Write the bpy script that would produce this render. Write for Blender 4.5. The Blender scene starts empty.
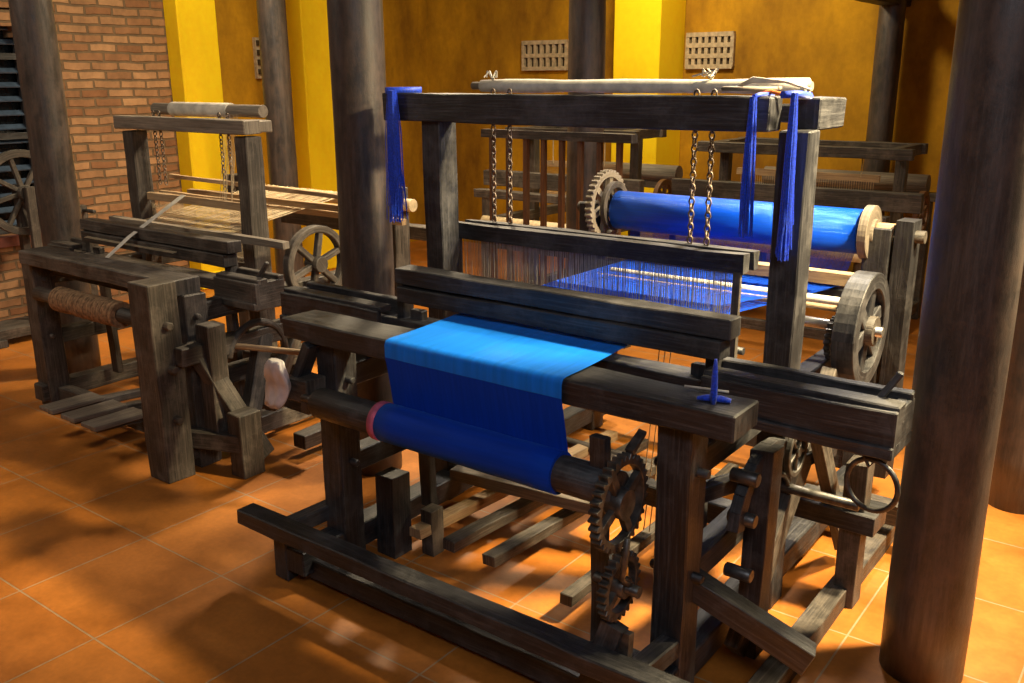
import bpy,math,random
from mathutils import Matrix,Vector
random.seed(7)
V=Vector
# ------------------------------------------------------------------ materials
def newmat(name):
    m=bpy.data.materials.new(name);m.use_nodes=True
    nt=m.node_tree;b=nt.nodes['Principled BSDF'];return m,nt,b
def ramp(nt,stops):
    r=nt.nodes.new('ShaderNodeValToRGB');e=r.color_ramp.elements
    while len(e)<len(stops):e.new(.5)
    for i,(p,c) in enumerate(stops):
        e[i].position=p;e[i].color=(*c,1)
    return r
def noise(nt,vec,scale,detail=4,rough=.55):
    n=nt.nodes.new('ShaderNodeTexNoise');n.inputs['Scale'].default_value=scale
    n.inputs['Detail'].default_value=detail;n.inputs['Roughness'].default_value=rough
    if vec is not None:nt.links.new(vec,n.inputs['Vector'])
    return n
def mapping(nt,src,scale,loc=(0,0,0),rot=(0,0,0)):
    m=nt.nodes.new('ShaderNodeMapping');m.inputs['Scale'].default_value=scale;m.inputs['Location'].default_value=loc
    m.inputs['Rotation'].default_value=rot
    nt.links.new(src,m.inputs['Vector']);return m.outputs[0]
def mixc(nt,fac,a,b,mode='MIX'):
    m=nt.nodes.new('ShaderNodeMix');m.data_type='RGBA';m.blend_type=mode
    for s,v in ((m.inputs[0],fac),(m.inputs[6],a),(m.inputs[7],b)):
        if isinstance(v,(int,float)):s.default_value=v
        elif isinstance(v,tuple):s.default_value=(*v,1)
        else:nt.links.new(v,s)
    return m.outputs[2]
def bump(nt,h,b,strength,dist=.01):
    n=nt.nodes.new('ShaderNodeBump');n.inputs['Strength'].default_value=strength;n.inputs['Distance'].default_value=dist
    nt.links.new(h,n.inputs['Height']);nt.links.new(n.outputs[0],b.inputs['Normal'])
def wood(name,c1,c2,c3,rough=.5,sc=(5,130,1),dust=(.2,.17,.13),dustamt=.35,bs=.5):
    m,nt,b=newmat(name);tc=nt.nodes.new('ShaderNodeTexCoord')
    n=noise(nt,mapping(nt,tc.outputs['UV'],sc),1,8,.7)
    r=ramp(nt,[(.32,c1),(.52,c2),(.75,c3)]);nt.links.new(n.outputs[0],r.inputs[0])
    n3=noise(nt,mapping(nt,tc.outputs['UV'],(1.5,9,1)),1,4,.6)
    r3=ramp(nt,[(.3,(.5,.5,.5)),(.7,(1.3,1.3,1.3))]);nt.links.new(n3.outputs[0],r3.inputs[0])
    n2=noise(nt,tc.outputs['Object'],7,8,.75)
    r2=ramp(nt,[(.48,(0,0,0)),(.72,(dustamt,)*3)]);nt.links.new(n2.outputs[0],r2.inputs[0])
    base=mixc(nt,1,r.outputs[0],r3.outputs[0],'MULTIPLY')
    col=mixc(nt,r2.outputs[0],base,dust)
    nt.links.new(col,b.inputs['Base Color'])
    rr=nt.nodes.new('ShaderNodeMapRange');rr.inputs[1].default_value=.3;rr.inputs[2].default_value=.7;rr.inputs[3].default_value=rough-.12;rr.inputs[4].default_value=rough+.25
    nt.links.new(n2.outputs[0],rr.inputs[0]);nt.links.new(rr.outputs[0],b.inputs['Roughness'])
    bump(nt,n.outputs[0],b,bs,.004);return m
def plain(name,c,rough=.5,metal=0,nscale=30,var=.25,b_s=.1,sheen=0):
    m,nt,b=newmat(name);tc=nt.nodes.new('ShaderNodeTexCoord')
    n=noise(nt,tc.outputs['Object'],nscale,4)
    d=tuple(x*(1-var) for x in c);l=tuple(min(1,x*(1+var)) for x in c)
    r=ramp(nt,[(.35,d),(.65,l)]);nt.links.new(n.outputs[0],r.inputs[0]);nt.links.new(r.outputs[0],b.inputs['Base Color'])
    b.inputs['Roughness'].default_value=rough;b.inputs['Metallic'].default_value=metal
    if sheen:b.inputs['Sheen Weight'].default_value=sheen
    bump(nt,n.outputs[0],b,b_s,.003);return m
def clothmat(name,c,rough,sheen,fine=(700,700,1),spec=.5,streak=(6,60,1),bs=.4):
    m,nt,b=newmat(name);tc=nt.nodes.new('ShaderNodeTexCoord')
    n=noise(nt,mapping(nt,tc.outputs['UV'],streak),1,5)
    r=ramp(nt,[(.3,tuple(x*.72 for x in c)),(.7,c)]);nt.links.new(n.outputs[0],r.inputs[0]);nt.links.new(r.outputs[0],b.inputs['Base Color'])
    b.inputs['Roughness'].default_value=rough;b.inputs['Sheen Weight'].default_value=sheen;b.inputs['Sheen Tint'].default_value=(.1,.4,1,1)
    b.inputs['Specular IOR Level'].default_value=spec;b.inputs['Specular Tint'].default_value=(.2,.55,1,1)
    w=noise(nt,mapping(nt,tc.outputs['UV'],fine),1,1);bump(nt,w.outputs[0],b,bs,.001);return m
M={}
M['dark']=wood('black_aged_wood',(.006,.006,.008),(.022,.022,.025),(.085,.083,.086),.45,dust=(.15,.14,.14),dustamt=.45)
M['brown']=wood('brown_aged_wood',(.014,.011,.009),(.055,.045,.037),(.17,.14,.115),.55,dust=(.25,.205,.165),dustamt=.5)
M['pale']=wood('pale_wood',(.25,.15,.07),(.42,.28,.15),(.55,.4,.23),.6,dust=(.25,.2,.15))
M['red']=wood('red_brown_wood',(.06,.022,.01),(.13,.055,.022),(.22,.1,.045),.5)
M['grey']=wood('weathered_wood',(.1,.085,.065),(.22,.18,.14),(.36,.31,.24),.6)
M['iron']=plain('dark_iron',(.10,.095,.09),.45,.7,40,.4,.3)
M['steel']=plain('steel',(.45,.45,.45),.3,.9,30,.2)
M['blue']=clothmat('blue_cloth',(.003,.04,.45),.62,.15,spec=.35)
M['bluelit']=clothmat('blue_cloth_lit',(.003,.2,.95),.5,.25,spec=.7,streak=(3,25,1))  # same blue cloth; brighter base colour paints in the sheen on its top
M['warp']=clothmat('blue_silk_warp',(.003,.085,.85),.3,.15,fine=(4,1200,1),spec=.9,streak=(1,260,1),bs=.8)
M['warpthread']=plain('blue_warp_thread',(.003,.06,.55),.5,0,80,.3,.1)
M['yarn']=plain('blue_yarn',(.004,.05,.6),.5,0,200,.4,.2,.2)
M['pink']=plain('pink_cloth',(.5,.1,.2),.7)
M['white']=plain('white_cloth',(.6,.56,.48),.7,0,20,.2)
M['wire']=plain('heddle_wire',(.35,.33,.3),.4,.6)
M['rope']=plain('brown_rope',(.3,.18,.09),.85,0,60,.4,.3)
M['chain']=plain('rusty_chain',(.16,.12,.09),.5,.6,60,.5)
M['thread']=plain('cream_thread',(.55,.43,.26),.7)
M['plastic']=plain('plastic_bag',(.55,.52,.52),.3,0,15,.25,.6)
M['orange']=plain('orange_thread',(.8,.16,.02),.6)
def colmat():
    m,nt,b=newmat('varnished_column_wood');tc=nt.nodes.new('ShaderNodeTexCoord')
    n=noise(nt,mapping(nt,tc.outputs['Object'],(30,30,3)),1,9,.75)
    r=ramp(nt,[(.3,(.02,.017,.016)),(.5,(.045,.038,.036)),(.75,(.12,.1,.09))]);nt.links.new(n.outputs[0],r.inputs[0])
    n2=noise(nt,mapping(nt,tc.outputs['Object'],(8,8,5)),1.6,10,.8)
    r2=ramp(nt,[(.44,(0,0,0)),(.64,(.75,.75,.75))]);nt.links.new(n2.outputs[0],r2.inputs[0])
    nt.links.new(mixc(nt,r2.outputs[0],r.outputs[0],(.1,.065,.048)),b.inputs['Base Color'])
    rr=nt.nodes.new('ShaderNodeMapRange');rr.inputs[1].default_value=.3;rr.inputs[2].default_value=.7;rr.inputs[3].default_value=.24;rr.inputs[4].default_value=.6
    nt.links.new(n2.outputs[0],rr.inputs[0]);nt.links.new(rr.outputs[0],b.inputs['Roughness'])
    bump(nt,n2.outputs[0],b,.35,.006);return m
M['col']=colmat()
def plaster(name,c,dirt,lo=.35,hi=.7):
    m,nt,b=newmat(name);g=nt.nodes.new('ShaderNodeNewGeometry')
    n=noise(nt,mapping(nt,g.outputs['Position'],(1,1,.45)),1.6,8,.65)
    r=ramp(nt,[(lo,dirt),(hi,c)]);nt.links.new(n.outputs[0],r.inputs[0])
    n2=noise(nt,g.outputs['Position'],25,5)
    nt.links.new(mixc(nt,.2,r.outputs[0],n2.outputs['Fac'],'OVERLAY'),b.inputs['Base Color'])
    b.inputs['Roughness'].default_value=.8;b.inputs['Specular IOR Level'].default_value=.2;bump(nt,n2.outputs[0],b,.25,.004);return m
M['ochre']=plaster('ochre_plaster',(.58,.30,.01),(.19,.085,.007))
M['yellow']=plaster('yellow_paint',(.95,.66,.01),(.75,.47,.008),.2,.55)
M['ceil']=plaster('dark_ceiling_boards',(.12,.07,.03),(.05,.03,.015))
def tiles():
    m,nt,b=newmat('terracotta_tiles');g=nt.nodes.new('ShaderNodeNewGeometry')
    br=nt.nodes.new('ShaderNodeTexBrick');br.offset=0;br.squash=1
    nt.links.new(mapping(nt,g.outputs['Position'],(1,1,1),(2.29+8.4,-1.10+8.4,0)),br.inputs['Vector'])
    br.inputs['Scale'].default_value=1;br.inputs['Brick Width'].default_value=.42;br.inputs['Row Height'].default_value=.42
    br.inputs['Mortar Size'].default_value=.003;br.inputs['Mortar Smooth'].default_value=.2;br.inputs['Bias'].default_value=0
    br.inputs['Color1'].default_value=(.46,.15,.02,1);br.inputs['Color2'].default_value=(.56,.195,.028,1);br.inputs['Mortar'].default_value=(.42,.28,.16,1)
    n=noise(nt,g.outputs['Position'],3.2,8,.65)
    r=ramp(nt,[(.3,(.5,.48,.46)),(.65,(1,1,1))]);nt.links.new(n.outputs[0],r.inputs[0])
    c=mixc(nt,1,br.outputs[0],r.outputs[0],'MULTIPLY')
    n2=noise(nt,g.outputs['Position'],60,3)
    c=mixc(nt,.2,c,n2.outputs['Fac'],'OVERLAY')
    nt.links.new(c,b.inputs['Base Color'])
    rr=nt.nodes.new('ShaderNodeMapRange');rr.inputs[3].default_value=.28;rr.inputs[4].default_value=.6
    nt.links.new(n.outputs[0],rr.inputs[0]);nt.links.new(rr.outputs[0],b.inputs['Roughness'])
    inv=nt.nodes.new('ShaderNodeMath');inv.operation='SUBTRACT';inv.inputs[0].default_value=1;nt.links.new(br.outputs['Fac'],inv.inputs[1])
    bump(nt,inv.outputs[0],b,.5,.003);return m
M['tile']=tiles()
def bricks():
    m,nt,b=newmat('old_brick');g=nt.nodes.new('ShaderNodeNewGeometry')
    sx=nt.nodes.new('ShaderNodeSeparateXYZ');nt.links.new(g.outputs['Position'],sx.inputs[0])
    cx=nt.nodes.new('ShaderNodeCombineXYZ');nt.links.new(sx.outputs[1],cx.inputs[0]);nt.links.new(sx.outputs[2],cx.inputs[1])
    nz=noise(nt,g.outputs['Position'],6,3)
    vm=nt.nodes.new('ShaderNodeVectorMath');vm.operation='MULTIPLY_ADD';nt.links.new(nz.outputs[1],vm.inputs[0]);vm.inputs[1].default_value=(.025,.025,.02);nt.links.new(cx.outputs[0],vm.inputs[2])
    br=nt.nodes.new('ShaderNodeTexBrick');nt.links.new(vm.outputs[0],br.inputs['Vector'])
    br.inputs['Scale'].default_value=1;br.inputs['Brick Width'].default_value=.19;br.inputs['Row Height'].default_value=.058
    br.inputs['Mortar Size'].default_value=.009;br.inputs['Mortar Smooth'].default_value=.4
    br.inputs['Color1'].default_value=(.21,.09,.037,1);br.inputs['Color2'].default_value=(.4,.22,.105,1);br.inputs['Mortar'].default_value=(.15,.095,.05,1)
    n=noise(nt,g.outputs['Position'],9,8,.7)
    c=mixc(nt,.75,br.outputs[0],n.outputs['Fac'],'OVERLAY');nt.links.new(c,b.inputs['Base Color'])
    b.inputs['Roughness'].default_value=.85
    inv=nt.nodes.new('ShaderNodeMath');inv.operation='SUBTRACT';inv.inputs[0].default_value=1;nt.links.new(br.outputs['Fac'],inv.inputs[1])
    bump(nt,inv.outputs[0],b,.8,.012);return m
M['brick']=bricks()
M['sill']=plain('dark_red_sill',(.12,.03,.02),.5)
M['glass']=plain('dark_pane',(.01,.014,.02),.1)
M['louver']=plain('louver_slat',(.05,.075,.12),.4)
M['void']=plain('dark_void',(.04,.025,.01),.9)
M['vent']=plain('vent_block',(.42,.33,.22),.8)
# ------------------------------------------------------------------ mesh builder
class MB:
    def __init__(s,name):
        s.name=name;s.v=[];s.f=[];s.mi=[];s.uv=[];s.sm=[];s.mats=[]
    def m(s,k):
        if k not in s.mats:s.mats.append(k)
        return s.mats.index(k)
    def face(s,ids,mi,uvs,sm=False):
        s.f.append(ids);s.mi.append(mi);s.uv.append(uvs);s.sm.append(sm)
    def beam(s,p,q,w,h,mat,up=None,j=.0022,w2=None,h2=None):
        p=V(p);q=V(q);d=q-p;L=d.length;d.normalize()
        if up is None: up=(0,0,1) if abs(d.z)<.8 else (0,1,0)
        up=V(up);sd=d.cross(up).normalized();up=sd.cross(d).normalized()
        w2=w if w2 is None else w2;h2=h if h2 is None else h2
        n=max(1,int(L/.13));mi=s.m(mat);b0=len(s.v);o=random.random()*50
        for i in range(n+1):
            t=i/n;ww=(w+(w2-w)*t)/2;hh=(h+(h2-h)*t)/2
            for a,b in ((-1,-1),(1,-1),(1,1),(-1,1)):
                jj=V((random.uniform(-j,j),random.uniform(-j,j),random.uniform(-j,j)))
                s.v.append(p+d*L*t+sd*ww*a+up*hh*b+jj)
        per=[0,w,w+h,2*w+h,2*w+2*h]
        for i in range(n):
            for k in range(4):
                a=b0+i*4+k;b=b0+i*4+(k+1)%4;c=b+4;e=a+4
                u0=o+L*i/n;u1=o+L*(i+1)/n;v0=o+per[k];v1=o+per[k+1]
                s.face((a,b,c,e),mi,((u0,v0),(u0,v1),(u1,v1),(u1,v0)))
        e=b0+n*4
        q4=((o,o),(o,o+w),(o+h*.2,o+w),(o+h*.2,o))
        s.face((b0+3,b0+2,b0+1,b0),mi,q4);s.face((e,e+1,e+2,e+3),mi,q4)
    def box(s,x0,x1,y0,y1,z0,z1,mat,j=.0022):
        dx,dy,dz=abs(x1-x0),abs(y1-y0),abs(z1-z0);cx,cy,cz=(x0+x1)/2,(y0+y1)/2,(z0+z1)/2
        if dx>=dy and dx>=dz:s.beam((x0,cy,cz),(x1,cy,cz),dy,dz,mat,j=j)
        elif dy>=dz:s.beam((cx,y0,cz),(cx,y1,cz),dx,dz,mat,j=j)
        else:s.beam((cx,cy,z0),(cx,cy,z1),dx,dy,mat,j=j)
    def tube(s,pts,r,mat,seg=12,cap=True,radii=None):
        pts=[V(p) for p in pts];mi=s.m(mat);b0=len(s.v);n=len(pts);L=0;ls=[0]
        for i in range(1,n):L+=(pts[i]-pts[i-1]).length;ls.append(L)
        d=(pts[1]-pts[0]).normalized();a=V((0,0,1)) if abs(d.z)<.9 else V((0,1,0));side=d.cross(a).normalized()
        o=random.random()*20
        for i,p in enumerate(pts):
            d=(pts[min(i+1,n-1)]-pts[max(i-1,0)]).normalized()
            side=(side-d*side.dot(d)).normalized();up=side.cross(d)
            rr=radii[i] if radii else r
            for k in range(seg):
                t=2*math.pi*k/seg;s.v.append(p+side*math.cos(t)*rr+up*math.sin(t)*rr)
        for i in range(n-1):
            for k in range(seg):
                a=b0+i*seg+k;b=b0+i*seg+(k+1)%seg
                v0=o+k/seg*6.28*r;v1=o+(k+1)/seg*6.28*r
                s.face((a,a+seg,b+seg,b),mi,((o+ls[i],v0),(o+ls[i+1],v0),(o+ls[i+1],v1),(o+ls[i],v1)),seg>4)
        if cap and seg>2:
            s.face(tuple(b0+k for k in range(seg)),mi,tuple((o+.01*math.cos(k),o+.05*math.sin(k)) for k in range(seg)))
            e=b0+(n-1)*seg
            s.face(tuple(e+k for k in reversed(range(seg))),mi,tuple((o+.01*math.cos(k),o+.05*math.sin(k)) for k in range(seg)))
    def cyl(s,p,q,r,mat,seg=24,n=1,jr=0):
        p=V(p);q=V(q)
        s.tube([p.lerp(q,i/n) for i in range(n+1)],r,mat,seg,True,[r+random.uniform(-jr,jr) for i in range(n+1)])
    def ring(s,c,ax,R,r,mat,seg=24,ms=8,sq=1):
        c=V(c);ax=V(ax).normalized();a=V((0,0,1)) if abs(ax.z)<.9 else V((1,0,0));e1=ax.cross(a).normalized();e2=ax.cross(e1)
        mi=s.m(mat);b0=len(s.v)
        for i in range(seg):
            t=2*math.pi*i/seg;rd=e1*math.cos(t)+e2*math.sin(t)*sq
            for k in range(ms):
                u=2*math.pi*k/ms;s.v.append(c+rd*R+(rd.normalized()*math.cos(u)+ax*math.sin(u))*r)
        for i in range(seg):
            for k in range(ms):
                a=b0+i*ms+k;b=b0+i*ms+(k+1)%ms;c2=b0+((i+1)%seg)*ms+(k+1)%ms;d=b0+((i+1)%seg)*ms+k
                s.face((a,b,c2,d),mi,((0,0),(0,.01),(.01,.01),(.01,0)),True)
    def wheel(s,c,ax,ro,ri,t,mat,teeth=0,td=.01,spokes=0,sw=.02,hub=.03,hubt=None,N=48,hmat=None):
        c=V(c);ax=V(ax).normalized();a=V((0,0,1)) if abs(ax.z)<.9 else V((1,0,0));e1=ax.cross(a).normalized();e2=ax.cross(e1)
        mi=s.m(mat);b0=len(s.v);o=random.random()*9
        if teeth:N=teeth*4
        for i in range(N):
            th=2*math.pi*i/N;rd=e1*math.cos(th)+e2*math.sin(th)
            R=ro
            if teeth and i%4 in (2,3):R=ro-td
            for rr,sg in ((R,-1),(R,1),(ri,1),(ri,-1)):
                s.v.append(c+rd*rr+ax*sg*t/2)
        for i in range(N):
            for k in range(4):
                a=b0+i*4+k;b=b0+i*4+(k+1)%4;d=b0+((i+1)%N)*4+k;e=b0+((i+1)%N)*4+(k+1)%4
                u0=o+i/N*6.28*ro;u1=u0+6.28*ro/N;v0=o+k*.05
                s.face((a,d,e,b),mi,((u0,v0),(u1,v0),(u1,v0+.04),(u0,v0+.04)))
        for i in range(spokes):
            th=2*math.pi*(i+.3)/spokes;rd=e1*math.cos(th)+e2*math.sin(th)
            s.beam(c+rd*hub*.5,c+rd*(ri+.004),sw,t*.7,mat,up=ax,j=.0005)
        ht=hubt or t*1.5
        s.cyl(c-ax*ht/2,c+ax*ht/2,hub,hmat or mat,20)
    def sheet(s,prof,x0,x1,nx,mat,amp=0,x0b=None,x1b=None):
        mi=s.m(mat);b0=len(s.v);n=len(prof);L=[0]
        for i in range(1,n):L.append(L[-1]+math.dist(prof[i],prof[i-1]))
        x0b=x0 if x0b is None else x0b;x1b=x1 if x1b is None else x1b
        for i,(y,z) in enumerate(prof):
            t=L[i]/L[-1];a=x0+(x0b-x0)*t;b=x1+(x1b-x1)*t
            for k in range(nx+1):
                u=k/nx;w=amp*math.sin(u*17+i*.9)*math.sin(u*5+1)
                s.v.append(V((a+(b-a)*u,y+w,z+w*.4)))
        for i in range(n-1):
            for k in range(nx):
                a=b0+i*(nx+1)+k;b=a+1;c=b+nx+1;d=a+nx+1
                s.face((a,b,c,d),mi,((L[i],k/nx),(L[i],(k+1)/nx),(L[i+1],(k+1)/nx),(L[i+1],k/nx)),True)
    def strand(s,p,q,r,mat):
        s.tube([p,q],r,mat,3,False)
    def done(s,parent=None,bev=0):
        me=bpy.data.meshes.new(s.name);me.from_pydata([tuple(v) for v in s.v],[],s.f)
        for k in s.mats:me.materials.append(M[k])
        uv=me.uv_layers.new(name='UVMap')
        data=[]
        for f in s.uv:
            for c in f:data+=[c[0],c[1]]
        uv.data.foreach_set('uv',data)
        me.polygons.foreach_set('material_index',s.mi);me.polygons.foreach_set('use_smooth',s.sm);me.update()
        ob=bpy.data.objects.new(s.name,me);bpy.context.scene.collection.objects.link(ob)
        if parent:ob.parent=parent
        if bev:
            b=ob.modifiers.new('b','BEVEL');b.width=bev;b.segments=1;b.limit_method='ANGLE';b.angle_limit=math.radians(50)
        return ob
def empty(name,loc=(0,0,0)):
    e=bpy.data.objects.new(name,None);e.location=loc;bpy.context.scene.collection.objects.link(e);return e
def chain(mb,p,L,mat='chain',link=.026):
    n=int(L/(link*.75))
    for i in range(n):
        c=V(p)-V((0,0,(i+.5)*link*.75))
        mb.ring(c,(1,0,0) if i%2 else (0,1,0),link*.32,link*.13,mat,8,4,1.5)
def hank(mb,x,y,z0,z1,w,n,mat='yarn',flare=1.6):
    for i in range(n):
        a=random.uniform(-w,w);b=random.uniform(-w,w)
        zb=z1+random.random()**2*.12
        pts=[(x+a*.6,y+b*.5,z0),(x+a,y+b,z0*.66+zb*.34),(x+a*flare*.9,y+b,z0*.3+zb*.7),(x+a*flare+random.uniform(-.006,.006),y+b*flare,zb)]
        mb.tube(pts,.0017,mat,4,True)
# ------------------------------------------------------------------ room
def room():
    f=MB('floor');f.box(-6.2,2.7,-1.7,7.1,-.1,0,'tile',0);f.done()
    c=MB('ceiling');c.box(-6.2,2.7,-1.7,7.1,3.1,3.2,'ceil',0)
    for y in (-.6,.9,2.4,4.0,5.5):c.box(-6.0,2.5,y-.06,y+.06,2.95,3.1,'dark',.002)
    c.done()
    w=MB('wall_left')
    wy0,wy1,wz0,wz1=1.9,3.02,.56,1.66
    for a in ((-1.7,wy0,0,3.1),(wy1,4.0,0,3.1),(wy0,wy1,0,wz0),(wy0,wy1,wz1+.25,3.1)):
        w.box(-6.2,-6,a[0],a[1],a[2],a[3],'brick',0)
    n=14;cy=(wy0+wy1)/2;hw=(wy1-wy0)/2
    for i in range(n):
        y0=wy0+(wy1-wy0)*i/n;y1=wy0+(wy1-wy0)*(i+1)/n;t=((y0+y1)/2-cy)/hw
        w.box(-6.2,-6,y0,y1,wz1+.25*math.sqrt(max(0,1-t*t)),wz1+.26,'brick',0)
    w.box(-6.2,-6,4.0,7.1,0,3.1,'ochre',0)
    w.done()
    wn=MB('window_1')
    wn.box(-6.17,-6.15,wy0,wy1,wz0,wz1+.25,'glass',0)
    for z in [wz0+.06+.085*i for i in range(16)]:
        if z<wz1+.2:wn.beam((-6.1,wy0+.04,z),(-6.1,wy1-.04,z),.05,.008,'louver',up=(.5,0,.8),j=0)
    wn.box(-6.12,-6.06,wy0,wy0+.05,wz0,wz1+.1,'dark');wn.box(-6.12,-6.06,wy1-.05,wy1,wz0,wz1+.1,'dark')
    wn.box(-6.12,-6.06,cy-.02,cy+.02,wz0,wz1+.24,'dark')
    for z in (wz0+.02,wz0+.6,wz1-.02):wn.box(-6.12,-6.06,wy0,wy1,z-.02,z+.02,'dark')
    wn.done()
    sl=MB('trim_1');sl.box(-6.0,-5.93,wy0-.1,wy1+.05,wz0-.06,wz0,'sill',.001);sl.done()
    w=MB('wall_back');w.box(-6.0,2.7,6.7,6.9,0,3.1,'ochre',0);w.done()
    w=MB('wall_right');w.box(2.5,2.7,-1.7,6.7,0,3.1,'ochre',0);w.done()
    w=MB('wall_front');w.box(-6.0,2.5,-1.7,-1.5,0,3.1,'ochre',0);w.done()
room()
def pillar(x0,x1,y0,y1):
    p=MB('yellow_pillar');p.box(x0,x1,y0,y1,0,3.1,'yellow',.001)
    p.box(x0-.02,x1+.02,y0-.02,y1+.02,0,.12,'yellow',.001);p.done(bev=.008)
pillar(-3.77,-3.38,6.3,6.7)
pillar(-6.0,-5.66,4.92,5.30)
pillar(-6.0,-5.84,3.98,4.30)
def vent(x0,x1,z0,z1,n,m=3):
    p=MB('vent_block');fy=6.66
    p.box(x0,x1,6.69,6.7,z0,z1,'void',0)
    for i in range(m+1):
        z=z0+(z1-z0)*i/m;p.box(x0-.01,x1+.01,fy,6.7,z-.016,z+.016,'vent',.0005)
    for i in range(n+1):
        x=x0+(x1-x0)*i/n;p.box(x-.014,x+.014,fy+.005,6.7,z0,z1,'vent',.0005)
    p.done()
vent(-4.88,-4.44,1.57,1.78,7,2);vent(-3.34,-2.98,1.57,1.80,7,3)
vp=MB('vent_block')
vp.box(-6.0,-5.97,4.72,4.84,1.5,1.8,'vent',0)
for z in (1.55,1.62,1.69,1.76):vp.box(-5.97,-5.955,4.73,4.83,z-.02,z+.02,'void',0)
vp.done()
def column(x,y,r,h=3.1,r2=None):
    p=MB('wooden_column');r2=r2 or r*.93
    n=16;p.tube([(0,0,h*i/n) for i in range(n+1)],r,'col',40,True,[(r+(r2-r)*i/n)*(1+.012*math.sin(i*1.7)) for i in range(n+1)])
    o=p.done();o.location=(x,y,0);o.rotation_euler=(0,0,x*3)
column(-.41,2.33,.102);column(-2.5,2.42,.1);column(-4.7,2.4,.1);column(-2.72,4.28,.1);column(-5.13,4.21,.098);column(-.39,3.56,.1);column(-1.82,6.5,.085)
b=MB('tie_beam');b.box(-1.88,-1.76,4.4,6.7,1.93,2.05,'dark');b.done(bev=.006)

# ------------------------------------------------------------------ loom
def frame(par,X,Y,wd,p=.088,brz=.775,cz=1.405,cxl=-2.10,cxr=-.87,brl=-2.19,brr=-.73,cbl=-2.3,cbr=-.93,bk=3.30,sb=2.62,ch=.045,cm=None,xr=-.885,s0=1.62):
    f=MB('timber_frame');cm=cm or wd
    def B(a,b,c,d,e,g,m=wd):f.box(a+X,b+X,c+Y,d+Y,e,g,m)
    h=p/2
    for x in (-2.05,xr):
        B(x-h,x+h,1.79,1.79+p,0,brz-.03)
        B(x-h,x+h,bk-h,bk+h,0,1.0)
        B(x-.04,x+.04,s0,bk+.12,.04,.12)
        B(x-.03,x+.03,1.87,bk-.03,.585,.66)
        B(x-.032,x+.032,1.87,2.4,.30,.37)
    for x in (cxl,cxr):
        B(x-.04,x+.04,2.35,2.44,0,cz-.04)
    B(-2.01,-.91,s0+.07,s0+.13,.03,.10)
    B(-2.01,-.91,3.26,3.33,.1,.18);B(-2.05,-.87,3.26,3.34,.70,.77)
    B(-2.05,-.9,2.38,2.44,.2,.27)
    B(brl,brr,1.75,1.885,brz-.032,brz+.03)
    B(cbl,cbr,2.33,2.42,cz-ch,cz+ch,cm)
    for x in (cxl,cxr):B(x-.035,x+.04,2.425,sb,cz-ch+.005,cz+ch-.005,cm)
    f.beam((cxl+X,sb-.05+Y,cz-.005),(cxr+X,sb-.05+Y,cz-.005),.05,.05,cm)
    for x in (-2.05,xr):
        for z in (.35,.62):
            f.cyl((x+X-.07,1.835+Y,z),(x+X+.07,1.835+Y,z),.012,wd,8)
    f.done(par,.004)
def sley(par,X,Y,wd,zt=.93,xl=-2.48,xr=-.46):
    f=MB('sley_and_shuttle_boxes');h=zt-.93
    def B(a,b,c,d,e,g,m=wd):f.box(a+X,b+X,c+Y,d+Y,e+h,g+h,m)
    B(-1.98,-.87,2.03,2.10,.885,.935)
    B(-1.965,-.89,2.02,2.085,.832,.881)
    B(xl,xr,2.035,2.12,.725,.77)
    for a,b in ((xl,-2.02),(-.92,xr)):
        B(a,b,1.985,2.01,.715,.80);B(a,b,2.10,2.13,.715,.815);B(a,b-.0,2.0,2.05,.79,.812)
        B(a,b,1.975,2.125,.695,.722)
    B(xr-.03,xr,1.985,2.13,.69,.80);B(xl,xl+.03,1.985,2.13,.69,.80)
    for x in (-1.99,-.93):B(x-.015,x+.015,2.06,2.11,.76,.90)
    f.beam((xr-.06+X,2.05+Y,.80+h),(xr-.02+X,2.07+Y,.87+h),.015,.02,wd)
    for x in (-1.93,-.96):
        f.beam((x+X,2.1+Y,.12),(x+X,2.08+Y,.80+h),.05,.03,wd,up=(0,1,0))
    f.done(par,.003)

# ---------- main loom
L=empty('weaving_loom')
frame(L,0,0,'dark')
sley(L,0,0,'dark')
fr=MB('foot_rail')
fr.box(-2.26,-.72,1.575,1.64,.165,.215,'dark')
for x in (-2.12,-.89):fr.beam((x,1.60,.165),(x+.02,1.84,.17),.05,.05,'dark')
fr.box(-2.14,-.80,1.655,1.70,.02,.085,'dark')
for x in (-2.12,-.89):fr.box(x-.03,x+.03,1.62,1.68,.0,.17,'dark')
fr.done(L,.004)
rl=MB('cloth_roller')
rl.cyl((-1.955,1.68,.6),(-.96,1.68,.6),.045,'dark',28,6,.001)
rl.cyl((-1.70,1.68,.6),(-1.12,1.68,.6),.053,'blue',40,8,.0008)
rl.cyl((-1.715,1.68,.6),(-1.69,1.68,.6),.0545,'pink',32)
rl.cyl((-1.97,1.68,.6),(-1.95,1.68,.6),.036,'brown',24)
rl.cyl((-2.03,1.68,.6),(-1.95,1.68,.6),.012,'iron',12)
rl.box(-2.03,-1.99,1.67,1.8,.56,.59,'dark')
rl.done(L)
cl=MB('woven_blue_cloth')
cl.sheet([(2.13,.822),(2.05,.820),(1.98,.817),(1.90,.813),(1.82,.811),(1.76,.811),(1.744,.808),(1.738,.795),(1.738,.76)],-1.745,-1.16,24,'bluelit',.0006)
cl.sheet([(1.738,.76),(1.738,.73),(1.737,.69),(1.736,.65),(1.734,.61),(1.72,.57)],-1.745,-1.16,24,'blue',.0015,-1.705,-1.125)  # same cloth in darker blue, painting in shade below the beam edge
cl.done(L)
g=MB('take_up_gears')
g.wheel((-.955,1.67,.575),(1,0,0),.116,.092,.024,'iron',34,.012,4,.022,.036,.045)
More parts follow.
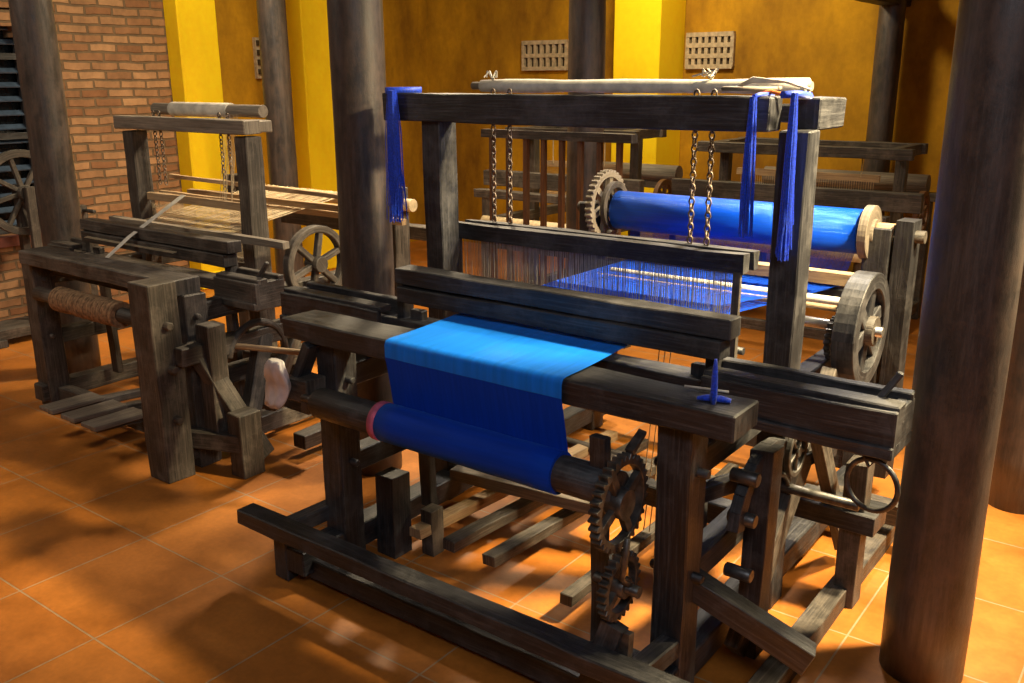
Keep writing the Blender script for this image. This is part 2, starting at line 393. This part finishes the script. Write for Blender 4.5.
g.wheel((-.955,1.68,.36),(1,0,0),.085,.062,.022,'iron',26,.012,3,.02,.026,.045)
g.beam((-1.015,1.68,.72),(-1.015,1.70,.14),.04,.022,'dark',up=(0,1,0))
g.beam((-.95,1.66,.27),(-1.0,1.64,.10),.06,.035,'dark');g.beam((-.93,1.66,.26),(-.93,1.64,.08),.05,.02,'iron')
g.box(-1.03,-.9,1.66,1.72,.14,.18,'dark')
g.cyl((-1.02,1.68,.36),(-.90,1.68,.36),.014,'iron',12)
g.tube([(-.925,1.66,.50),(-.925,1.65,.44),(-.93,1.65,.40),(-.925,1.68,.37)],.008,'iron',8)
g.beam((-.95,1.76,.72),(-.95,1.70,.69),.02,.012,'iron')
g.done(L,.001)
h=MB('harness')
for i,y in enumerate((2.49,2.56)):
    h.box(-2.12,-1.03,y-.018,y+.018,.955,1.01,'dark')
    h.cyl((-2.1,y,.70),(-1.05,y,.70),.012,'dark',8)
    n=150
    for k in range(n):
        x=-2.08+1.0*(k+random.random()*.5)/n
        h.strand((x,y,.958),(x+random.uniform(-.004,.004),y,.70),.0012,'wire')
for x in (-2.1,-1.05):h.box(x-.01,x+.01,2.47,2.49,.7,.96,'brown')
h.cyl((-2.08,2.60,1.472),(-.93,2.60,1.472),.021,'white',20,10,.002)
h.cyl((-2.12,2.60,1.472),(-.92,2.60,1.472),.013,'grey',12)
for x in (-2.0,-1.93,-1.245,-1.19):
    chain(h,(x,2.56,1.46),.45)
for x in (-2.03,-1.22):
    for k in range(5):h.tube([(x,2.60,1.49),(x+.01+random.uniform(-.03,.03),2.57,1.52),(x+random.uniform(-.05,.05),2.56+random.uniform(-.03,.03),1.50)],.003,'white',4)
for i in range(6):h.tube([(-1.12,2.55,1.47),(-1.05,2.50,1.485+i*.002),(-.95,2.48,1.485),(-.88,2.48,1.465)],.004,'white',5)
h.ring((-1.04,2.47,1.468),(0,0,1),.1,.006,'grey',24,6,.7)
h.tube([(-.97,2.36,1.456),(-.95,2.38,1.462),(-.92,2.37,1.456),(-.88,2.42,1.455)],.006,'orange',6)
h.done(L,0)
w=MB('blue_warp')
w.cyl((-1.93,3.30,.975),(-.95,3.30,.975),.078,'warp',48,1)
n=300
for k in range(n):
    t=k/(n-1);xa=-1.91+.94*t;xb=-1.745+.6*t;e=random.uniform(-.0015,.0015)
    xm=xa*.8+xb*.2
    w.strand((xa,3.375,.96),(xm,3.30,.775+e),.0012,'warpthread')
    w.strand((xm,3.30,.775+e),(xb,2.56,.81+e+(.02 if k%2 else -.02)),.0011,'warpthread')
    w.strand((xb,2.56,.81+(.02 if k%2 else -.02)),(xb,2.12,.822),.0011,'warpthread')
w.done(L)
t=MB('warp_beam_fittings')
t.wheel((-.925,3.30,.975),(1,0,0),.095,.0,.03,'grey',0,0,0,.01,.05,.05,32,'grey')
t.cyl((-2.12,3.30,.975),(-.74,3.30,.975),.022,'brown',14)
t.cyl((-.90,3.30,.975),(-.84,3.30,.975),.038,'pale',14)
t.wheel((-1.99,3.30,.99),(1,0,0),.145,.115,.03,'grey',36,.009,6,.025,.035,.06)
t.wheel((-1.95,3.30,.99),(1,0,0),.10,.075,.02,'brown',0,0,4,.02,.03)
t.box(-.83,-.77,3.26,3.36,.1,1.03,'dark')
t.cyl((-1.75,2.95,.80),(-.80,2.95,.80),.014,'white',14);t.cyl((-1.75,2.85,.80),(-.85,2.85,.80),.01,'pale',14)
t.box(-1.3,-.86,3.05,3.1,.83,.87,'pale');t.box(-2.0,-1.2,2.75,2.79,.66,.72,'brown')
t.done(L,.001)
s=MB('hand_wheel')
s.wheel((-.775,2.78,.765),(1,0,0),.175,.125,.065,'dark',0,0,6,.045,.045,.09,40,'brown')
s.wheel((-.86,2.80,.72),(1,0,0),.07,.05,.02,'iron',20,.008,4,.015,.02)
s.cyl((-1.05,2.78,.765),(-.71,2.78,.765),.016,'steel',14)
s.done(L,.004)
r=MB('picking_motion')
def arc(c,R,a0,a1,n=12,ax='X'):
    return [(c[0],c[1]+R*math.cos(math.radians(a0+(a1-a0)*i/n)),c[2]+R*math.sin(math.radians(a0+(a1-a0)*i/n))) for i in range(n+1)]
def arcbeam(mb,pts,w,hh,mat):
    for a,b2 in zip(pts[:-1],pts[1:]):mb.beam(a,V(b2)+(V(b2)-V(a))*.15,w,hh,mat,up=(1,0,0),j=.0005)
arcbeam(r,arc((-.80,2.15,.40),.18,-10,170,14),.045,.03,'dark')
r.tube(arc((-.79,2.2,.38),.11,10,170),.008,'iron',8)
r.wheel((-.77,2.28,.54),(1,0,0),.07,.055,.015,'iron',0,0,5,.01,.015)
r.ring((-.50,2.0,.62),(.2,1,0),.06,.0065,'iron',28,8)
r.beam((-.87,1.86,.32),(-.58,1.94,.17),.06,.06,'dark')
r.beam((-.80,2.62,.66),(-.80,2.02,.06),.04,.08,'brown')
r.beam((-.74,2.30,.66),(-.76,2.75,.07),.03,.06,'brown')
r.beam((-.79,2.12,.60),(-.79,2.10,.02),.06,.07,'dark')
r.cyl((-.95,2.30,.42),(-.60,2.30,.42),.014,'iron',10)
r.box(-.70,-.64,2.5,2.57,.0,.45,'brown')
r.box(-.84,-.60,2.48,2.6,.25,.31,'dark')
r.beam((-.92,1.9,.5),(-.76,2.55,.46),.04,.04,'dark')
r.box(-.9,-.6,2.9,2.96,.1,.17,'brown')
r.box(-.72,-.66,1.9,3.0,.0,.06,'brown')
for z in (.3,.45,.56):r.cyl((-.83,2.0,z),(-.76,2.0,z),.018,'iron',10)
r.tube([(-.53,2.0,.70),(-.51,2.0,.66),(-.5,2.0,.68)],.005,'iron',6)
r.done(L,.002)
p=MB('treadles')
for i,x in enumerate((-1.86,-1.72,-1.56)):
    p.beam((x,1.95,.10),(x+.05,3.1,.08),.05,.035,'pale' if i==0 else 'brown')
p.beam((-1.95,2.25,.18),(-1.4,2.35,.16),.05,.04,'grey')
p.box(-2.0,-1.92,1.92,2.0,.0,.28,'dark');p.box(-1.88,-1.83,2.0,2.06,.0,.16,'brown')
p.box(-1.30,-1.26,1.95,3.1,.05,.085,'brown')
for x in (-1.3,-1.12):
    for k in range(3):p.strand((x+k*.02,2.4,.1),(x+k*.02,2.5,.7),.003,'rope')
p.cyl((-1.95,2.9,.09),(-1.0,2.9,.09),.02,'brown',12)
p.done(L,.002)
# thin plastic bag hung over the left end bracket: folded film
def bag(par,c,wid,ht):
    mb=MB('plastic_bag');mi=mb.m('plastic');seg=28;n=14
    rnd=random.Random(4);ph=[rnd.uniform(0,6) for _ in range(5)]
    for i in range(n+1):
        t=i/n;w=wid*(.35+.75*math.sin(math.pi*min(1,t*.72+.12)))
        for k in range(seg):
            a=2*math.pi*k/seg
            rr=1+.13*math.sin(3*a+ph[0]+t*3)+.1*math.sin(7*a+ph[1]-t*5)+.06*math.sin(13*a+ph[2]+t*9)
            mb.v.append(V((c[0]+w*rr*math.cos(a)-.03*t,c[1]+w*.42*rr*math.sin(a)-.01*math.sin(t*6+ph[3]),c[2]-ht*t+.006*math.sin(5*a+ph[4])*t)))
    for i in range(n):
        for k in range(seg):
            a=i*seg+k;b=i*seg+(k+1)%seg
            mb.face((a,a+seg,b+seg,b),mi,((0,0),(0,1),(1,1),(1,0)),True)
    mb.face(tuple(n*seg+k for k in reversed(range(seg))),mi,tuple((0,0) for k in range(seg)))
    mb.face(tuple(k for k in range(seg)),mi,tuple((0,0) for k in range(seg)))
    mb.done(par)
bag(L,(-2.13,1.68,.70),.045,.15)
k=MB('side_bracket')
k.box(-2.15,-2.05,1.71,1.79,.565,.635,'brown');k.beam((-2.07,1.76,.74),(-2.12,1.75,.63),.03,.05,'dark')
k.done(L,.003)
y=MB('hanging_blue_yarn')
hank(y,-2.235,2.315,1.46,1.02,.02,110,flare=1.3);hank(y,-.965,2.31,1.45,1.09,.011,45,flare=1.5);hank(y,-.86,2.31,1.46,1.04,.012,60,flare=1.4)
y.tube([(-2.27,2.32,1.46),(-2.24,2.37,1.46),(-2.2,2.42,1.46)],.012,'yarn',6);y.tube([(-.89,2.31,1.455),(-.87,2.36,1.456),(-.86,2.42,1.45)],.01,'yarn',6)
y.tube([(-.965,2.31,1.45),(-.96,2.34,1.455),(-.95,2.40,1.455)],.006,'yarn',6)
y.done(L)
pn=MB('weft_bobbins')
pn.tube([(-.80,1.80,.806),(-.80,1.80,.83),(-.80,1.80,.87),(-.80,1.80,.895),(-.80,1.80,.91)],.008,'yarn',10,True,[.006,.008,.007,.005,.003])
pn.tube([(-.84,1.80,.812),(-.82,1.81,.814),(-.79,1.82,.814),(-.77,1.825,.812)],.008,'yarn',10,True,[.004,.008,.008,.005])
pn.tube([(-.90,1.86,.812),(-.80,1.88,.812)],.003,'white',6)
pn.done(L)

# ---------- second loom (left)
X,Y=-2.22,.20
L2=empty('weaving_loom')
frame(L2,X,Y,'brown',p=.10,brz=.735,cz=1.30,cxl=-2.03,cxr=-1.16,brl=-2.02,brr=-.86,cbl=-2.10,cbr=-1.10,bk=3.0,sb=2.50,ch=.03,cm='grey',s0=1.76)
sley(L2,X,Y,'brown',.87,-2.22,-.66)
q=MB('rope_wound_roller')
q.cyl((-4.15,1.97,.575),(-3.1,1.97,.575),.032,'brown',20)
q.cyl((-3.96,1.97,.575),(-3.47,1.97,.575),.046,'rope',32)
for i in range(36):q.ring((-3.955+.0137*i,1.97,.575),(1,random.uniform(-.06,.06),random.uniform(-.06,.06)),.048+random.uniform(-.001,.003),.0075,'rope',24,6)
q.box(-3.15,-3.02,1.82,1.94,0,.78,'brown')
q.box(-4.2,-3.15,2.06,2.12,.64,.68,'brown')
for z in (.25,.45,.62):q.cyl((-3.17,1.88,z),(-2.99,1.88,z),.016,'brown',8)
q.box(-3.05,-2.97,1.9,2.5,.46,.53,'brown');q.box(-3.02,-2.94,2.0,2.08,.1,.6,'brown')
q.done(L2,.004)
q=MB('treadles')
for i,x in enumerate((-3.84,-3.66,-3.50)):
    q.beam((x,1.80,.13),(x+.02,2.9,.05),.05,.035,'brown')
    q.beam((x,1.78,.14),(x,2.02,.135),.11,.02,'grey')
q.cyl((-4.2,2.85,.06),(-3.1,2.85,.06),.025,'brown',12)
q.done(L2,.003)
q=MB('harness_and_warp')
for y_ in (2.6,2.67):
    q.box(-4.2,-3.4,y_-.012,y_+.012,.93,.965,'pale');q.box(-4.2,-3.4,y_-.01,y_+.01,.66,.69,'brown')
    for k2 in range(110):
        x=-4.18+.76*k2/110;q.strand((x,y_,.94),(x,y_,.68),.0012,'thread')
for k2 in range(120):
    x=-4.12+.7*k2/120;q.strand((x,2.2,.80),(x,3.22,.95+random.uniform(-.004,.004)),.0017,'thread')
q.cyl((-4.25,2.72,1.36),(-3.42,2.72,1.36),.028,'grey',18);q.cyl((-4.1,2.72,1.36),(-3.65,2.72,1.36),.034,'white',18)
for x in (-4.18,-4.13,-3.66,-3.60):chain(q,(x,2.66,1.35),.36)
for k2 in range(10):
    x=-3.66+.01*k2;q.tube([(x,2.7,1.36),(x+.01,2.66,1.2),(x+random.uniform(0,.03),2.62,.95)],.0016,'thread',4)
q.beam((-4.3,2.9,.93),(-3.1,2.9,.93),.03,.03,'pale');q.beam((-4.3,3.1,.86),(-2.95,3.1,.86),.03,.03,'pale')
q.beam((-4.3,2.8,1.02),(-3.0,2.8,1.0),.02,.02,'pale')
q.beam((-4.3,2.45,.84),(-3.0,2.45,.84),.035,.03,'grey');q.cyl((-4.3,3.22,.92),(-3.0,3.22,.92),.03,'thread',20)
q.cyl((-3.15,2.05,.50),(-2.72,2.28,.47),.012,'pale',10)
q.done(L2,.001)
q=MB('strap')
q.sheet([(2.1,.76),(2.2,.84),(2.45,1.0)],-3.78,-3.75,2,'white',0,-3.70,-3.66);q.done(L2)
q=MB('hand_wheel')
q.wheel((-3.02,2.62,.735),(1,0,0),.165,.135,.04,'brown',0,0,6,.025,.035,.08)
q.wheel((-3.05,2.9,.68),(1,0,0),.1,.08,.03,'iron',0,0,5,.02,.025,.05)
q.done(L2,.003)
q=MB('side_motion')
q.beam((-3.0,2.0,.48),(-2.86,2.15,.05),.06,.07,'brown');q.beam((-3.0,2.3,.5),(-2.9,2.1,.12),.06,.06,'brown')
q.box(-2.9,-2.82,2.02,2.12,.0,.26,'brown');q.beam((-3.1,1.95,.14),(-2.84,2.05,.14),.06,.07,'brown')
q.beam((-3.05,2.6,.60),(-2.95,2.25,.2),.05,.06,'brown');q.box(-3.1,-2.75,2.3,2.36,.2,.26,'brown');q.box(-2.86,-2.79,2.3,2.7,.04,.1,'brown')
q.tube(arc((-2.98,2.25,.42),.14,0,170),.016,'brown',8)
q.done(L2,.003)

# ---------- background loom frames
def bgloom(X,Y,W,D,Hh,mat,cz):
    E=empty('weaving_loom');f=MB('timber_frame')
    for x in (X,X+W):
        f.box(x-.035,x+.035,Y-.035,Y+.035,0,Hh,mat);f.box(x-.035,x+.035,Y+D-.035,Y+D+.035,0,Hh,mat)
        f.box(x-.03,x+.03,Y+D*.45-.03,Y+D*.45+.03,0,cz,mat)
        f.box(x-.03,x+.03,Y,Y+D,Hh*.7,Hh*.7+.06,mat);f.box(x-.03,x+.03,Y,Y+D,.05,.12,mat)
        f.box(x-.03,x+.03,Y+D*.3,Y+D*.75,cz-.06,cz,mat)
    for y_ in (Y,Y+D):f.box(X-.1,X+W+.1,y_-.04,y_+.04,Hh-.05,Hh,mat);f.box(X,X+W,y_-.02,y_+.02,.1,.16,mat)
    f.box(X-.1,X+W+.1,Y+D*.3-.03,Y+D*.3+.03,cz-.06,cz,mat);f.box(X-.05,X+W+.05,Y+D*.7-.03,Y+D*.7+.03,cz-.06,cz,mat)
    f.box(X-.2,X+W+.2,Y+D*.2-.03,Y+D*.2+.03,Hh,Hh+.1,mat)
    f.done(E,.003)
    g=MB('rollers_and_harness')
    g.cyl((X,Y-.06,Hh*.75),(X+W,Y-.06,Hh*.75),.04,'thread',16);g.cyl((X,Y+D,Hh+.05),(X+W,Y+D,Hh+.05),.06,'grey',20)
    g.wheel((X+W+.06,Y+D*.7,Hh*.9),(1,0,0),.13,.1,.03,'red',0,0,6,.02,.03)
    g.box(X+.1,X+W-.1,Y+D*.4,Y+D*.4+.03,Hh*1.15,Hh*1.2,'pale');g.box(X+.1,X+W-.1,Y+D*.45,Y+D*.45+.03,Hh*.9,Hh*.93,'pale')
    for k2 in range(60):
        x=X+.12+(W-.24)*k2/60;g.strand((x,Y+D*.42,Hh*1.16),(x,Y+D*.42,Hh*.9),.0015,'thread')
    for x in (X+.2,X+W-.2):
        g.strand((x,Y+D*.4,cz-.05),(x,Y+D*.4,Hh*1.18),.004,'thread')
    g.done(E)
bgloom(-2.45,4.95,1.05,1.2,.80,'brown',1.12)
bgloom(-3.75,4.75,.8,1.1,.8,'brown',1.18)
rk=MB('yarn_winding_rack')
for i in range(8):
    x=-3.05+.11*i;rk.box(x-.012,x+.012,3.88,3.905,.0,1.22,'red',.001)
rk.box(-3.1,-2.2,3.86,3.92,.62,.66,'brown');rk.box(-3.1,-2.2,3.86,3.92,.2,.25,'brown');rk.box(-3.1,-2.2,3.86,3.92,1.20,1.24,'brown')
for x in (-3.08,-2.22):rk.box(x-.03,x+.03,3.7,4.05,.0,.05,'brown')
rk.done()
sw=MB('spinning_wheel')
sw.wheel((-5.6,2.66,.86),(1,0,0),.25,.205,.04,'brown',0,0,8,.026,.045,.1)
for x in (-5.67,-5.53):sw.beam((x,2.66,.05),(x,2.66,.9),.04,.05,'brown')
sw.box(-5.72,-5.48,2.3,3.1,.04,.1,'brown')
for y_ in (2.35,3.05):sw.box(-5.74,-5.46,y_-.03,y_+.03,0,.045,'brown')
sw.beam((-5.6,3.0,.1),(-5.6,3.0,.75),.05,.05,'brown');sw.cyl((-5.7,3.0,.72),(-5.45,3.0,.72),.012,'iron',10)
sw.done(bev=.003)

# ------------------------------------------------------------------ lights
def area(name,loc,tgt,size,e,c,spread=180):
    l=bpy.data.lights.new(name,'AREA');l.size=size;l.energy=e;l.color=c;l.spread=math.radians(spread)
    o=bpy.data.objects.new(name,l);o.location=loc;o.rotation_euler=(V(tgt)-V(loc)).to_track_quat('-Z','Y').to_euler();bpy.context.scene.collection.objects.link(o)
area('overhead_light',(.2,2.95,2.6),(-1.45,2.2,0),.2,88,(1,.80,.46),85)
area('overhead_light',(.9,3.3,2.2),(-1.0,3.0,.3),.3,32,(1,.80,.46),120)
area('overhead_light',(-1.3,3.9,2.85),(-1.6,2.6,0),.3,45,(1,.88,.72),120)
area('overhead_light',(-3.4,4.1,2.8),(-3.9,2.8,0),.22,62,(1,.8,.52),120)
area('overhead_light',(-2.9,5.0,2.85),(-3.0,6.5,.7),.4,56,(1,.82,.5))
area('overhead_light',(-4.3,3.4,2.85),(-6.0,4.2,1.0),.3,22,(1,.85,.55),140)
area('overhead_light',(.6,-.3,2.85),(-1.8,2,.3),.9,34,(.84,.9,1))  # added dim fill for the loom's front faces, not a room lamp
area('overhead_light',(-4.6,.6,2.85),(-4.6,2.4,.5),.6,24,(1,.88,.7))
w_=bpy.data.worlds.new('World');bpy.context.scene.world=w_;w_.use_nodes=True
w_.node_tree.nodes['Background'].inputs[0].default_value=(.3,.35,.45,1);w_.node_tree.nodes['Background'].inputs[1].default_value=.15
bpy.context.scene.view_settings.view_transform='Standard'
# ------------------------------------------------------------------ camera
cd=bpy.data.cameras.new('camera');cd.sensor_width=36;cd.lens=925*36/1024;cd.clip_start=.05
co=bpy.data.objects.new('camera',cd);bpy.context.scene.collection.objects.link(co)
co.matrix_world=Matrix.Translation((0,0,1.5))@(Matrix.Rotation(math.radians(36.94),4,'Z')@Matrix.Rotation(math.radians(90-15.94),4,'X')@Matrix.Rotation(math.radians(-.29),4,'Z'))
bpy.context.scene.camera=co
